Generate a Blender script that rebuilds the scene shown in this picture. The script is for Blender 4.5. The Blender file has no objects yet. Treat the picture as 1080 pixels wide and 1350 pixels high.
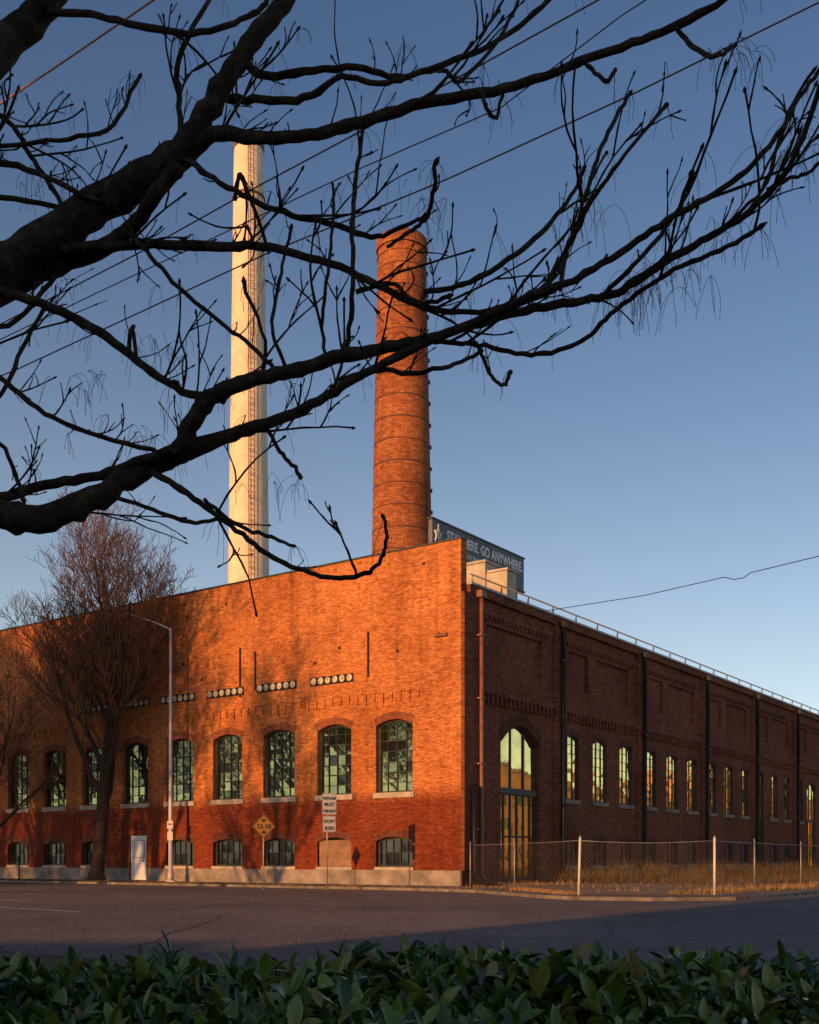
import bpy, math, random
from mathutils import Vector, Matrix
random.seed(7)
R=random.random
def U(a,b): return a+(b-a)*R()
F=1449.0; HZ=1132.0; CH=1.325
def W(px,py,d): return Vector(((px-540)/F*d, d, CH+(HZ-py)/F*d))
SUN_EL=math.radians(11.5)
T2=Vector((0.597,0.802,0)).normalized()

# ------------------------------------------------------------------ mesh builder
class MB:
    def __init__(s): s.v=[];s.f=[];s.m=[];s.sm=[]
    def face(s,pts,m=0,smooth=False):
        i=len(s.v); s.v.extend([tuple(p) for p in pts]); s.f.append(tuple(range(i,i+len(pts)))); s.m.append(m); s.sm.append(smooth)
    def box(s,x0,x1,y0,y1,z0,z1,m=0,mp=None):
        c=[(x0,y0,z0),(x1,y0,z0),(x1,y1,z0),(x0,y1,z0),(x0,y0,z1),(x1,y0,z1),(x1,y1,z1),(x0,y1,z1)]
        if mp: c=[mp(*p) for p in c]
        i=len(s.v); s.v.extend([tuple(p) for p in c])
        for q in ((0,3,2,1),(4,5,6,7),(0,1,5,4),(1,2,6,5),(2,3,7,6),(3,0,4,7)):
            s.f.append(tuple(i+k for k in q)); s.m.append(m); s.sm.append(False)
    def tube(s,pts,rad,n=6,m=0,cap=True,smooth=True):
        pts=[Vector(p) for p in pts]
        N=len(pts)
        if isinstance(rad,(int,float)): rad=[rad]*N
        base=len(s.v); t=(pts[1]-pts[0]).normalized()
        up=Vector((0,0,1)) if abs(t.z)<0.9 else Vector((1,0,0))
        a=t.cross(up).normalized()
        for i in range(N):
            if i==0: t=pts[1]-pts[0]
            elif i==N-1: t=pts[-1]-pts[-2]
            else: t=pts[i+1]-pts[i-1]
            if t.length<1e-9: t=Vector((0,0,1))
            t.normalize()
            a=a-t*a.dot(t)
            if a.length<1e-6: a=t.orthogonal()
            a.normalize(); b=t.cross(a)
            for k in range(n):
                an=2*math.pi*k/n
                s.v.append(tuple(pts[i]+(a*math.cos(an)+b*math.sin(an))*rad[i]))
        for i in range(N-1):
            for k in range(n):
                k2=(k+1)%n
                s.f.append((base+i*n+k,base+i*n+k2,base+(i+1)*n+k2,base+(i+1)*n+k)); s.m.append(m); s.sm.append(smooth)
        if cap:
            s.f.append(tuple(base+k for k in range(n))[::-1]); s.m.append(m); s.sm.append(False)
            s.f.append(tuple(base+(N-1)*n+k for k in range(n))); s.m.append(m); s.sm.append(False)
    def obj(s,name,mats,parent=None):
        me=bpy.data.meshes.new(name); me.from_pydata(s.v,[],s.f)
        for m in mats: me.materials.append(m)
        me.polygons.foreach_set('material_index',s.m); me.polygons.foreach_set('use_smooth',s.sm)
        me.update()
        o=bpy.data.objects.new(name,me); bpy.context.scene.collection.objects.link(o)
        if parent: o.parent=parent
        return o
def empty(name,loc=(0,0,0),rz=0):
    o=bpy.data.objects.new(name,None); bpy.context.scene.collection.objects.link(o)
    o.location=loc; o.rotation_euler=(0,0,rz); return o

# ------------------------------------------------------------------ materials
def newmat(name):
    m=bpy.data.materials.new(name); m.use_nodes=True
    nt=m.node_tree; b=nt.nodes['Principled BSDF']; return m,nt,b
def nd(nt,t,**k):
    n=nt.nodes.new(t)
    for a,v in k.items(): setattr(n,a,v)
    return n
def ramp(nt,src,stops):
    r=nd(nt,'ShaderNodeValToRGB'); e=r.color_ramp.elements
    while len(e)<len(stops): e.new(0.5)
    for i,(p,c) in enumerate(stops):
        e[i].position=p; e[i].color=(c[0],c[1],c[2],1)
    nt.links.new(src,r.inputs[0]); return r.outputs[0]
def noise(nt,vec,scale,detail=4,rough=0.6):
    n=nd(nt,'ShaderNodeTexNoise'); n.inputs['Scale'].default_value=scale; n.inputs['Detail'].default_value=detail; n.inputs['Roughness'].default_value=rough
    if vec is not None: nt.links.new(vec,n.inputs['Vector'])
    return n.outputs['Fac']
def mix(nt,f,a,b,mode='MIX'):
    n=nd(nt,'ShaderNodeMix',data_type='RGBA',blend_type=mode)
    for i,x in ((0,f),(6,a),(7,b)):
        if isinstance(x,(int,float)): n.inputs[i].default_value=x
        elif isinstance(x,tuple): n.inputs[i].default_value=(x[0],x[1],x[2],1)
        else: nt.links.new(x,n.inputs[i])
    return n.outputs[2]
def mth(nt,op,a,b=None):
    n=nd(nt,'ShaderNodeMath',operation=op)
    for i,x in enumerate((a,b)):
        if x is None: continue
        if isinstance(x,(int,float)): n.inputs[i].default_value=x
        else: nt.links.new(x,n.inputs[i])
    return n.outputs[0]
def simple(name,col,rough=0.7,var=0.25,scale=3,metal=0.0,bump=0.0,spec=0.5):
    m,nt,b=newmat(name)
    tc=nd(nt,'ShaderNodeTexCoord')
    f=noise(nt,tc.outputs['Object'],scale,5)
    lo=tuple(c*(1-var) for c in col); hi=tuple(min(1,c*(1+var)) for c in col)
    nt.links.new(ramp(nt,f,[(0.3,lo),(0.7,hi)]),b.inputs['Base Color'])
    b.inputs['Roughness'].default_value=rough; b.inputs['Metallic'].default_value=metal; b.inputs['Specular IOR Level'].default_value=spec
    if bump:
        bp=nd(nt,'ShaderNodeBump'); bp.inputs['Strength'].default_value=bump; bp.inputs['Distance'].default_value=0.02
        nt.links.new(noise(nt,tc.outputs['Object'],scale*6,4),bp.inputs['Height']); nt.links.new(bp.outputs[0],b.inputs['Normal'])
    return m
def brick(name,c1,c2,mort,cyl=0,low=None,bw=0.25,rh=0.085,msize=0.009):
    m,nt,b=newmat(name)
    tc=nd(nt,'ShaderNodeTexCoord'); sp=nd(nt,'ShaderNodeSeparateXYZ'); nt.links.new(tc.outputs['Object'],sp.inputs[0])
    if cyl: a=mth(nt,'MULTIPLY',mth(nt,'ARCTAN2',sp.outputs[1],sp.outputs[0]),cyl)
    else: a=mth(nt,'ADD',sp.outputs[0],sp.outputs[1])
    cb=nd(nt,'ShaderNodeCombineXYZ'); nt.links.new(a,cb.inputs[0]); nt.links.new(sp.outputs[2],cb.inputs[1])
    br=nd(nt,'ShaderNodeTexBrick'); nt.links.new(cb.outputs[0],br.inputs['Vector'])
    br.inputs['Scale'].default_value=1; br.inputs['Brick Width'].default_value=bw; br.inputs['Row Height'].default_value=rh
    br.inputs['Mortar Size'].default_value=msize; br.inputs['Mortar Smooth'].default_value=0.3; br.inputs['Bias'].default_value=0
    br.inputs['Color1'].default_value=(*c1,1); br.inputs['Color2'].default_value=(*c2,1); br.inputs['Mortar'].default_value=(*mort,1)
    col=br.outputs['Color']
    mp=nd(nt,'ShaderNodeMapping'); mp.inputs['Scale'].default_value=(1.2,3.5,1); nt.links.new(cb.outputs[0],mp.inputs[0])
    n1=noise(nt,mp.outputs[0],1.3,6,0.75)
    col=mix(nt,1.0,col,ramp(nt,n1,[(0.30,(0.58,0.50,0.48)),(0.5,(1,1,1)),(0.72,(1.25,1.22,1.15))]),'MULTIPLY')
    n2=noise(nt,cb.outputs[0],0.22,5,0.6)
    col=mix(nt,1.0,col,ramp(nt,n2,[(0.35,(0.72,0.66,0.66)),(0.6,(1.08,1.08,1.05))]),'MULTIPLY')
    mp2=nd(nt,'ShaderNodeMapping'); mp2.inputs['Scale'].default_value=(2.2,0.12,1); nt.links.new(cb.outputs[0],mp2.inputs[0])
    n3=noise(nt,mp2.outputs[0],1.0,4,0.6)
    col=mix(nt,1.0,col,ramp(nt,n3,[(0.30,(0.74,0.72,0.72)),(0.5,(1,1,1))]),'MULTIPLY')
    n4=noise(nt,cb.outputs[0],9,2,0.5)
    mp3=nd(nt,'ShaderNodeMapping'); mp3.inputs['Scale'].default_value=(2.6,8.0,1); nt.links.new(cb.outputs[0],mp3.inputs[0])
    n5=noise(nt,mp3.outputs[0],1.6,3,0.8)
    col=mix(nt,1.0,col,ramp(nt,n5,[(0.28,(0.40,0.32,0.30)),(0.5,(1,1,1)),(0.72,(1.5,1.5,1.4))]),'MULTIPLY')
    if low:  # lower wall tint: darker brick plus some shade put into the colour
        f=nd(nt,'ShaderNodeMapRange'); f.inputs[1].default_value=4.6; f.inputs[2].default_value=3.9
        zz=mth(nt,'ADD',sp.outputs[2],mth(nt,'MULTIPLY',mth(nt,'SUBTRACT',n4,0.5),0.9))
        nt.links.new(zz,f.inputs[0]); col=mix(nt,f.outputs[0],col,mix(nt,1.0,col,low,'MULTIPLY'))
    nt.links.new(col,b.inputs['Base Color']); b.inputs['Roughness'].default_value=0.9
    b.inputs['Specular IOR Level'].default_value=0.2
    bp=nd(nt,'ShaderNodeBump'); bp.inputs['Strength'].default_value=0.6; bp.inputs['Distance'].default_value=0.018
    h=mth(nt,'ADD',mth(nt,'SUBTRACT',1.0,br.outputs['Fac']),mth(nt,'MULTIPLY',n5,1.5))
    nt.links.new(h,bp.inputs['Height']); nt.links.new(bp.outputs[0],b.inputs['Normal'])
    return m
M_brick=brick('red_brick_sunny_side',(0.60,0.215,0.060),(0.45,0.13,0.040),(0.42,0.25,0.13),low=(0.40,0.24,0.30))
M_brick2=brick('red_brick_shade_tone',(0.29,0.098,0.052),(0.17,0.056,0.034),(0.15,0.09,0.06))  # same brick, darkened: the street wall's shade is in its colour
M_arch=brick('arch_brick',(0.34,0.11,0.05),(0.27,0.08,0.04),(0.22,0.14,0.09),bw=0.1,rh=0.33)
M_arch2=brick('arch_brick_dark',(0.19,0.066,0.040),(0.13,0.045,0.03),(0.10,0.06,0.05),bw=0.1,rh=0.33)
M_stack=brick('stack_brick',(0.47,0.150,0.045),(0.29,0.078,0.028),(0.22,0.12,0.07),cyl=1.8,bw=0.38,rh=0.16,msize=0.022)
M_stone=simple('limestone',(0.40,0.35,0.30),0.85,0.3,2,bump=0.3)
M_conc=simple('foundation_concrete',(0.24,0.205,0.185),0.9,0.5,1.2,bump=0.4)
M_steel=simple('dark_sash_steel',(0.03,0.033,0.03),0.5,0.3,4)
M_black=simple('black_pipe',(0.010,0.009,0.009),0.5,0.3,4,spec=0.3)
M_copper=simple('copper_pipe',(0.22,0.09,0.05),0.5,0.3,4)
M_roof=simple('roof_membrane',(0.12,0.12,0.12),0.9,0.2,1)
M_metal=simple('galvanised',(0.32,0.32,0.32),0.5,0.2,5,metal=0.4)
M_coping=simple('coping_metal',(0.38,0.36,0.32),0.5,0.2,2)
M_dark=simple('interior_dark',(0.01,0.01,0.01),0.9,0.1,1)
M_white=simple('white_paint',(0.62,0.60,0.58),0.5,0.15,4)
M_door=simple('door_paint',(0.62,0.68,0.80),0.5,0.08,4)
M_ply=simple('plywood',(0.24,0.14,0.09),0.8,0.4,2)
M_cream=simple('cream_tile',(0.55,0.48,0.36),0.6,0.55,3)
def glass(name,tint,fac,base):
    m=bpy.data.materials.new(name); m.use_nodes=True; nt=m.node_tree
    b=nt.nodes['Principled BSDF']; out=nt.nodes['Material Output']
    b.inputs['Base Color'].default_value=(*base,1); b.inputs['Roughness'].default_value=0.15
    g=nd(nt,'ShaderNodeBsdfGlossy'); g.inputs['Color'].default_value=(*tint,1); g.inputs['Roughness'].default_value=0.015
    tc=nd(nt,'ShaderNodeTexCoord')
    bp=nd(nt,'ShaderNodeBump'); bp.inputs['Strength'].default_value=0.06; bp.inputs['Distance'].default_value=0.02
    nt.links.new(noise(nt,tc.outputs['Object'],2.0,2),bp.inputs['Height']); nt.links.new(bp.outputs[0],g.inputs['Normal'])
    mx=nd(nt,'ShaderNodeMixShader'); nt.links.new(b.outputs[0],mx.inputs[1]); nt.links.new(g.outputs[0],mx.inputs[2])
    f=ramp(nt,noise(nt,tc.outputs['Object'],1.1,3),[(0.3,(fac*0.6,)*3),(0.7,(min(1,fac*1.2),)*3)])
    nt.links.new(f,mx.inputs[0]); nt.links.new(mx.outputs[0],out.inputs[0]); return m
M_glass=glass('window_glass',(0.84,0.86,0.40),0.36,(0.012,0.016,0.010))
M_glass2=glass('street_window_glass',(1.0,0.82,0.32),0.97,(0.015,0.02,0.012))
M_glassd=glass('basement_glass',(0.5,0.5,0.45),0.08,(0.010,0.010,0.012))

# ------------------------------------------------------------------ building
Cx,Cy=2.25,48.0
ANG=math.atan2(0.8138,0.5812)
def LW(v,u,z=0): return Vector((Cx+0.5812*v-0.8138*u, Cy+0.8138*v+0.5812*u, z))
bld=empty('brick_factory_building',(Cx,Cy,0),ANG)
mpL=lambda a,d,z:(d,a,z)
mpR=lambda a,d,z:(a,d,z)
def archf(c,hw,zs,rise): return lambda x: zs+rise*(1-((x-c)/hw)**2)
def wall(mb,mp,a0,a1,z0,z1,cols,m=0,N=8):
    cur=a0
    def q(p): mb.face([mp(x,0,z) for x,z in p],m)
    for (c,w,ops) in cols:
        l=c-w/2; r=c+w/2
        q([(cur,z0),(l,z0),(l,z1),(cur,z1)])
        xs=[l+(r-l)*i/N for i in range(N+1)]
        bot=[z0]*(N+1)
        for (zb,zs,rise,dep,kind) in ops:
            for i in range(N): q([(xs[i],bot[i]),(xs[i+1],bot[i+1]),(xs[i+1],zb),(xs[i],zb)])
            af=archf(c,w/2,zs,rise); top=[af(x) for x in xs]
            mb.face([mp(l,0,zb),mp(l,dep,zb),mp(l,dep,zs),mp(l,0,zs)],m)
            mb.face([mp(r,0,zb),mp(r,dep,zb),mp(r,dep,zs),mp(r,0,zs)],m)
            mb.face([mp(l,0,zb),mp(r,0,zb),mp(r,dep,zb),mp(l,dep,zb)],m)
            for i in range(N):
                mb.face([mp(xs[i],0,top[i]),mp(xs[i+1],0,top[i+1]),mp(xs[i+1],dep,top[i+1]),mp(xs[i],dep,top[i])],m)
            pts=[mp(l,dep,zb),mp(r,dep,zb)]+[mp(xs[i],dep,top[i]) for i in range(N,-1,-1)]
            mb.face(pts,m if kind=='panel' else 1)
            bot=top
        for i in range(N): q([(xs[i],bot[i]),(xs[i+1],bot[i+1]),(xs[i+1],z1),(xs[i],z1)])
        cur=r
    q([(cur,z0),(a1,z0),(a1,z1),(cur,z1)])
def archband(mb,mp,c,w,zs,rise,th=0.34,m=0,N=10,pr=0.02):
    hw=w/2; ex=0.12
    xs=[c-hw+w*i/N for i in range(N+1)]
    af=archf(c,hw,zs,rise)
    for i in range(N):
        x0,x1=xs[i],xs[i+1]
        k0=(x0-c)/hw*ex; k1=(x1-c)/hw*ex
        A=(x0,af(x0)+0.004);B=(x1,af(x1)+0.004);Cc=(x1+k1,af(x1)+th);D=(x0+k0,af(x0)+th)
        mb.face([mp(p[0],-pr,p[1]) for p in (A,B,Cc,D)],m)
        mb.face([mp(D[0],-pr,D[1]),mp(Cc[0],-pr,Cc[1]),mp(Cc[0],0.01,Cc[1]),mp(D[0],0.01,D[1])],m)
        mb.face([mp(A[0],-pr,A[1]),mp(B[0],-pr,B[1]),mp(B[0],0.01,B[1]),mp(A[0],0.01,A[1])],m)
def window(mg,mf,mp,c,w,zb,zs,rise,dep,nc,nr,gm=0,tilt=0.012,bar=0.028):
    l=c-w/2;r=c+w/2; af=archf(c,w/2,zs,rise); zt=zs+rise
    xs=[l+(r-l)*i/nc for i in range(nc+1)]; zr=[zb+(zt-zb)*j/nr for j in range(nr+1)]
    for i in range(nc):
        for j in range(nr):
            t0=(R()-.5)*tilt;t1=(R()-.5)*tilt
            d=dep-0.05
            za=min(zr[j+1],af(xs[i]+1e-6)); zb2=min(zr[j+1],af(xs[i+1]-1e-6))
            if za<=zr[j] and zb2<=zr[j]: continue
            g_=gm
            if gm==0 and R()<0.06: g_=1
            mg.face([mp(xs[i],d+t0,zr[j]),mp(xs[i+1],d-t0+t1,zr[j]),mp(xs[i+1],d-t0-t1,max(zb2,zr[j])),mp(xs[i],d+t0-t1,max(za,zr[j]))],g_)
    for i,x in enumerate(xs):
        t=0.05 if i in(0,nc) else bar/2
        xx=min(max(x,l+t),r-t)
        mf.box(xx-t,xx+t,dep-0.10,dep-0.04,zb,af(xx)-0.002,0,mp)
    for j in range(nr):
        t=0.05 if j==0 else bar/2
        mf.box(l+0.02,r-0.02,dep-0.095,dep-0.043,zr[j]+(0 if j==0 else -t),zr[j]+t*(2 if j==0 else 1),0,mp)
    if nc==4 and nr==7:
        mf.box(xs[1]-0.03,xs[3]+0.03,dep-0.13,dep-0.102,zr[2]-0.03,zr[2]+0.03,0,mp); mf.box(xs[1]-0.03,xs[3]+0.03,dep-0.13,dep-0.102,zr[5]-0.03,zr[5]+0.03,0,mp)
    N=8; ys=[l+(r-l)*i/N for i in range(N+1)]
    for i in range(N):
        p=[(ys[i],af(ys[i])-0.09),(ys[i+1],af(ys[i+1])-0.09),(ys[i+1],af(ys[i+1])),(ys[i],af(ys[i]))]
        mf.face([mp(a,dep-0.105,z) for a,z in p],0)
        mf.face([mp(p[0][0],dep-0.105,p[0][1]),mp(p[1][0],dep-0.105,p[1][1]),mp(p[1][0],dep-0.04,p[1][1]),mp(p[0][0],dep-0.04,p[0][1])],0)

wl=MB(); gl=MB(); fr=MB(); st=MB(); ab=MB()
LU=64.0; ZT=15.30; ZR=13.38; RV=112.0
kc=[3.63+3.53*k for k in range(17)]
b1=[];b2=[]
for k,c in enumerate(kc):
    if k==5: b1.append((21.05,1.35,[(0.14,2.62,0.0,0.16,'win')]))
    else: b1.append((c,2.08,[(0.92,2.12,0.2,0.3,'win')]))
    b2.append((c,2.08,[(4.33,7.42,0.27,0.32,'win')]))
wall(wl,mpL,0,LU,0,3.6,b1); wall(wl,mpL,0,LU,3.6,ZT,b2)
for k,c in enumerate(kc):
    window(gl,fr,mpL,c,2.08,4.33,7.42,0.27,0.32,4,7)
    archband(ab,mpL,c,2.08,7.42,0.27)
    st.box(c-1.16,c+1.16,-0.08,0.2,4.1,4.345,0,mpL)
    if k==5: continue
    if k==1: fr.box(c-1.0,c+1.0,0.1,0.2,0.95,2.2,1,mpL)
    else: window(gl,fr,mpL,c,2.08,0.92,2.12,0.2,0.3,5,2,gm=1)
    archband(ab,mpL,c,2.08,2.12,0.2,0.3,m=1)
    st.box(c-1.1,c+1.1,-0.06,0.2,0.80,0.935,0,mpL)
fr.box(20.42,21.68,0.05,0.13,0.16,2.58,2,mpL)
fr.box(20.55,21.55,0.03,0.06,1.35,2.35,3,mpL); fr.box(20.60,21.50,0.02,0.055,1.40,2.30,2,mpL)
fr.box(20.62,20.68,-0.02,0.04,1.15,1.25,0,mpL)
for (c0,c1) in ((0,20.3),(21.8,LU)): st.box(c0,c1,-0.05,0.0-0.001,0.05,0.80,1,mpL)
sm=MB()
for k in range(1,7):
    c=kc[k]+0.15
    sm.box(c-1.32,c+1.32,-0.03,0.0-0.002,9.62,10.02,0,mpL)
    for i in range(6):
        a=c-1.1+0.44*i
        pts=[]
        for j in range(12):
            an=2*math.pi*j/12; pts.append((-0.055,a+0.165*math.cos(an),9.83+0.165*math.sin(an)))
        sm.face(pts,1)
        sm.tube([(-0.056,a,9.83),(-0.02,a,9.83)],0.165,12,1,cap=False)
for (a,z0,z1) in ((5.1,9.75,11.85),(12.25,9.8,11.7),(13.3,9.5,12.0)):
    sm.box(a-0.05,a+0.05,-0.05,-0.002,z0,z1,0,mpL)
for i in range(14):
    a=U(1,30); z=U(10.5,14.5); sm.box(a-0.06,a+0.06,-0.04,-0.002,z,z+0.12,0,mpL)
co=MB()
a=2.2
while a<LU-1:
    co.box(a,a+0.11,-0.07,-0.002,8.40+0.2*R(),8.93,0,mpL); a+=0.5
co.box(1.5,LU,-0.03,-0.002,8.935,8.98,0,mpL)
co.box(-0.03,LU,-0.05,0.45,ZT+0.003,ZT+0.08,1,mpL)
wl.face([(0,0,ZR),(0.45,0,ZR),(0.45,0,ZT),(0,0,ZT)],0)
wl.face([(0.45,0,ZR-0.4),(0.45,LU,ZR-0.4),(0.45,LU,ZT),(0.45,0,ZT)],0)
# ---- street wall
wr=MB()
P0=8.95;BAY=10.05
pil=[P0+BAY*k for k in range(11)]
DR=0.18
cols=[(5.25,3.75,[(0.3,6.75,0.85,0.3,'win')])]
wins=[]
for k in range(10):
    for j in range(3):
        c=pil[k]+1.5+3.35*j
        if k in(4,) and j==1:
            cols.append((c,2.6,[(0.3,7.0,0.6,DR,'win')])); wins.append((c,2.6,True)); continue
        if k==3 and j==0:
            cols.append((c,1.75,[(0.3,7.42,0.27,DR,'win')])); wins.append((c,1.75,True)); continue
        cols.append((c,1.72,[(0.92,2.12,0.2,DR,'win'),(4.33,7.42,0.25,DR,'win')])); wins.append((c,1.72,False))
wall(wr,mpR,0,RV,0,8.6,cols)
cols=[(4.7,5.2,[(10.0,11.95,0,0.14,'panel')])]
for k in range(10):
    cols.append((pil[k]+2.3,2.2,[(10.0,11.95,0,0.14,'panel')]))
    cols.append((pil[k]+6.4,4.2,[(10.0,11.95,0,0.14,'panel')]))
wall(wr,mpR,0,RV,8.6,ZR,cols,N=2)
for (c,w,big) in wins:
    if big:
        zs,ri=(7.0,0.6) if w>2 else (7.42,0.27)
        window(gl,fr,mpR,c,w,4.5,zs,ri,DR,3,3,gm=2); window(gl,fr,mpR,c,w,0.3,4.45,0.0,DR,4,2,gm=2)
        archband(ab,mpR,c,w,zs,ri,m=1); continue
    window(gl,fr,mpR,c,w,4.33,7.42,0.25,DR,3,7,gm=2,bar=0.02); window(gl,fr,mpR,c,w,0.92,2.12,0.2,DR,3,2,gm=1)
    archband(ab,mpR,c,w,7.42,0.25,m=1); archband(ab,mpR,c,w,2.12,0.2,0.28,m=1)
    st.box(c-w/2-.10,c+w/2+.10,-0.08,0.1,4.14,4.345,2,mpR); st.box(c-w/2-.06,c+w/2+.06,-0.06,0.1,0.8,0.935,2,mpR)
window(gl,fr,mpR,5.25,3.75,4.55,6.75,0.85,0.3,3,1,bar=0.12,gm=2,tilt=0.02)
window(gl,fr,mpR,5.25,3.75,0.32,4.40,0.0,0.3,6,2,bar=0.09,gm=2)
fr.box(3.40,7.10,0.1,0.28,4.35,4.6,0,mpR); archband(ab,mpR,5.25,3.75,6.75,0.85,0.5,pr=0.05,m=1)
cw=MB()
for x0,x1 in ((0,3.3),(7.2,pil[3]+0.4),(pil[3]+2.6,pil[4]+3.3),(pil[4]+6.5,RV)): cw.box(x0,x1,-0.05,-0.001,0.05,0.80,0,mpR)
for p in [0.75]+pil:
    w=0.75 if p<1 else 0.5
    cw.box(p-w,p+w,-0.18,-0.003,0.81,13.0,0,mpR)
edges=[1.5]+[x for p in pil for x in (p-0.5,p+0.5)]
for i in range(0,len(edges)-1,2):
    e0,e1=edges[i],edges[i+1]
    cw.box(e0+0.003,e1-0.003,-0.15,-0.003,8.78,9.05,0,mpR)
    cw.box(e0+0.003,e1-0.003,-0.07,-0.003,9.053,9.25,0,mpR)
    a=e0+0.1
    while a<e1-0.2:
        cw.box(a,a+0.16,-0.145,-0.003,8.35,8.777,0,mpR); a+=0.4
    cw.box(e0+0.003,e1-0.003,-0.08,-0.003,12.35,12.6,0,mpR)
    a=e0+0.1
    while a<e1-0.2:
        cw.box(a,a+0.16,-0.075,-0.003,12.15,12.347,0,mpR); a+=0.4
cw.box(0.455,RV,-0.20,-0.004,13.003,ZR-0.003,0,mpR)
cp=MB()
cp.box(0.455,RV,-0.28,0.35,ZR+0.002,ZR+0.10,0,mpR)
cp.tube([(0.6,-0.1,ZR+0.50),(RV,-0.1,ZR+0.50)],0.04,6,1)
a=0.8
while a<RV:
    cp.tube([(a,-0.1,ZR+0.1),(a,-0.1,ZR+0.52)],0.03,5,1); cp.tube([(a,-0.1,ZR+0.5),(a+0.35,0.2,ZR+0.1)],0.02,5,1); a+=2.5
pp=MB()
for i,p in enumerate([1.15]+pil):
    mt=1 if i==0 else 0
    pp.tube([(p,-0.34,13.1),(p,-0.34,0.75),(p+0.05,-0.36,0.5),(p+0.25,-0.44,0.28),(p+0.7,-0.65,0.2),(p+1.2,-0.95,0.17)],0.12 if i else 0.09,8,mt)
    for z in (2.6,5.5,8.4,11.2): pp.box(p-0.16,p+0.16,-0.46,-0.182,z,z+0.08,mt,mpR)
    pp.box(p-0.2,p+0.2,-0.49,-0.205,12.9,13.2,mt,mpR)
pp.tube([(0.55,-0.35,4.6),(0.55,-0.35,0.8),(0.6,-0.4,0.45),(0.9,-0.6,0.25),(1.4,-0.95,0.2)],0.12,8,0)
rf=MB()
rf.face([(0.45,0.0,ZR-0.35),(RV,0.0,ZR-0.35),(RV,LU,ZR-0.35),(0.45,LU,ZR-0.35)],0)
wr.face([(RV,0,0),(RV,LU,0),(RV,LU,ZR),(RV,0,ZR)],0); wr.face([(0,LU,0),(RV,LU,0),(RV,LU,ZT),(0,LU,ZT)],0)
rf.box(6.4,7.7,2.7,4.9,13.0,16.10,1); rf.box(6.32,7.78,2.62,5.0,16.103,16.22,1)
rf.box(6.5,7.4,1.5,2.69,13.0,15.55,1); rf.box(6.42,7.5,1.42,2.61,15.553,15.66,1)
rf.box(7.45,8.3,1.2,1.9,13.0,13.9,2)
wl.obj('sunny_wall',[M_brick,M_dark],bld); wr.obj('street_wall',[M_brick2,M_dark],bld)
gl.obj('window_panes',[M_glass,M_glassd,M_glass2],bld); fr.obj('window_frames_and_door',[M_steel,M_ply,M_door,M_metal],bld)
M_sill2=simple('weathered_sill',(0.26,0.21,0.17),0.9,0.3,2,bump=0.3)
st.obj('sills_and_foundation',[M_stone,M_conc,M_sill2],bld); ab.obj('arch_heads',[M_arch,M_arch2],bld)
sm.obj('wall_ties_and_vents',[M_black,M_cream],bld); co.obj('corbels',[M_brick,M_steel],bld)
cw.obj('pilasters_and_cornice',[M_brick2],bld); cp.obj('coping_and_rail',[M_coping,M_metal],bld)
M_pent=simple('penthouse_render',(0.46,0.40,0.32),0.85,0.25,1.5)
pp.obj('downspouts',[M_black,M_copper],bld); rf.obj('roof_and_penthouse',[M_roof,M_pent,M_steel],bld)

# ------------------------------------------------------------------ billboard on roof
M_board=simple('billboard_face',(0.12,0.125,0.135),0.6,0.15,0.6)
M_letters=simple('letter_white',(0.75,0.75,0.75),0.6,0.05,2)
bb=empty('billboard',LW(10.8,8.9,0),ANG)
b=MB(); b.box(0,10.4,0,0.25,18.45,20.5,0); b.box(-0.08,10.48,-0.05,0.3,20.503,20.6,1); b.box(-0.08,10.48,-0.05,0.3,18.35,18.447,1)
for x in (0.4,2.8,5.2,7.6,10): b.box(x-0.1,x+0.1,0.3,0.5,13.0,20.3,1); b.tube([(x,0.5,18),(x,3,13)],0.07,5,1)
b.box(0,10.4,0.32,0.4,16.2,16.35,1)
b.tube([(0.25,-0.04,19.3),(0.55,-0.04,20.2),(0.85,-0.04,19.3)],0.05,5,2); b.tube([(0.55,-0.04,19.1),(0.55,-0.04,20.3)],0.04,5,2)
b.tube([(0.2,-0.04,19.9),(0.55,-0.04,19.4),(0.9,-0.04,19.9)],0.05,5,2)
b.obj('panel_and_frame',[M_board,M_steel,M_letters],bb)
def text(body,size,loc,rot,mat,parent,sx=1,align='CENTER',bold=0.02):
    c=bpy.data.curves.new('text_'+body[:6],'FONT'); c.body=body; c.size=size; c.align_x=align; c.extrude=0.008; c.offset=size*bold
    o=bpy.data.objects.new('lettering',c); bpy.context.scene.collection.objects.link(o)
    o.location=loc; o.rotation_euler=rot; o.scale=(sx,1,1); c.materials.append(mat); o.parent=parent; return o
text('STAY HERE. GO ANYWHERE.',0.80,(5.8,-0.03,19.62),(math.pi/2,0,0),M_letters,bb,0.84,bold=0.035)
text('DOWNTOWN LOFTS',0.40,(4.4,-0.03,19.0),(math.pi/2,0,0),M_letters,bb,1.1)

# ------------------------------------------------------------------ chimneys
def stack(mb,r0,r1,z1,n=48,m=0,seg=24,z0=0):
    mb.tube([(0,0,z0+(z1-z0)*i/seg) for i in range(seg+1)],[r0+(r1-r0)*i/seg for i in range(seg+1)],n,m)
def ring(mb,r,z,t,h,n=48,m=0):
    mb.tube([(0,0,z),(0,0,z+0.001),(0,0,z+h),(0,0,z+h+0.001)],[r-t,r+t,r+t,r-t],n,m,cap=True,smooth=False)
M_band=simple('rusted_band',(0.08,0.035,0.025),0.8,0.3,3)
d=76.0
bc=empty('brick_chimney',((530-540)/F*d,d,0))
ztop=CH+(HZ-320)/F*d; zb=CH+(HZ-722)/F*d
r_t=31.5/F*d; r_b=39.5/F*d
slope=(r_b-r_t)/(ztop-zb); r0=r_t+slope*ztop
s=MB(); stack(s,r0,r_t,ztop)
def rb(z): return r0-slope*z
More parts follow.
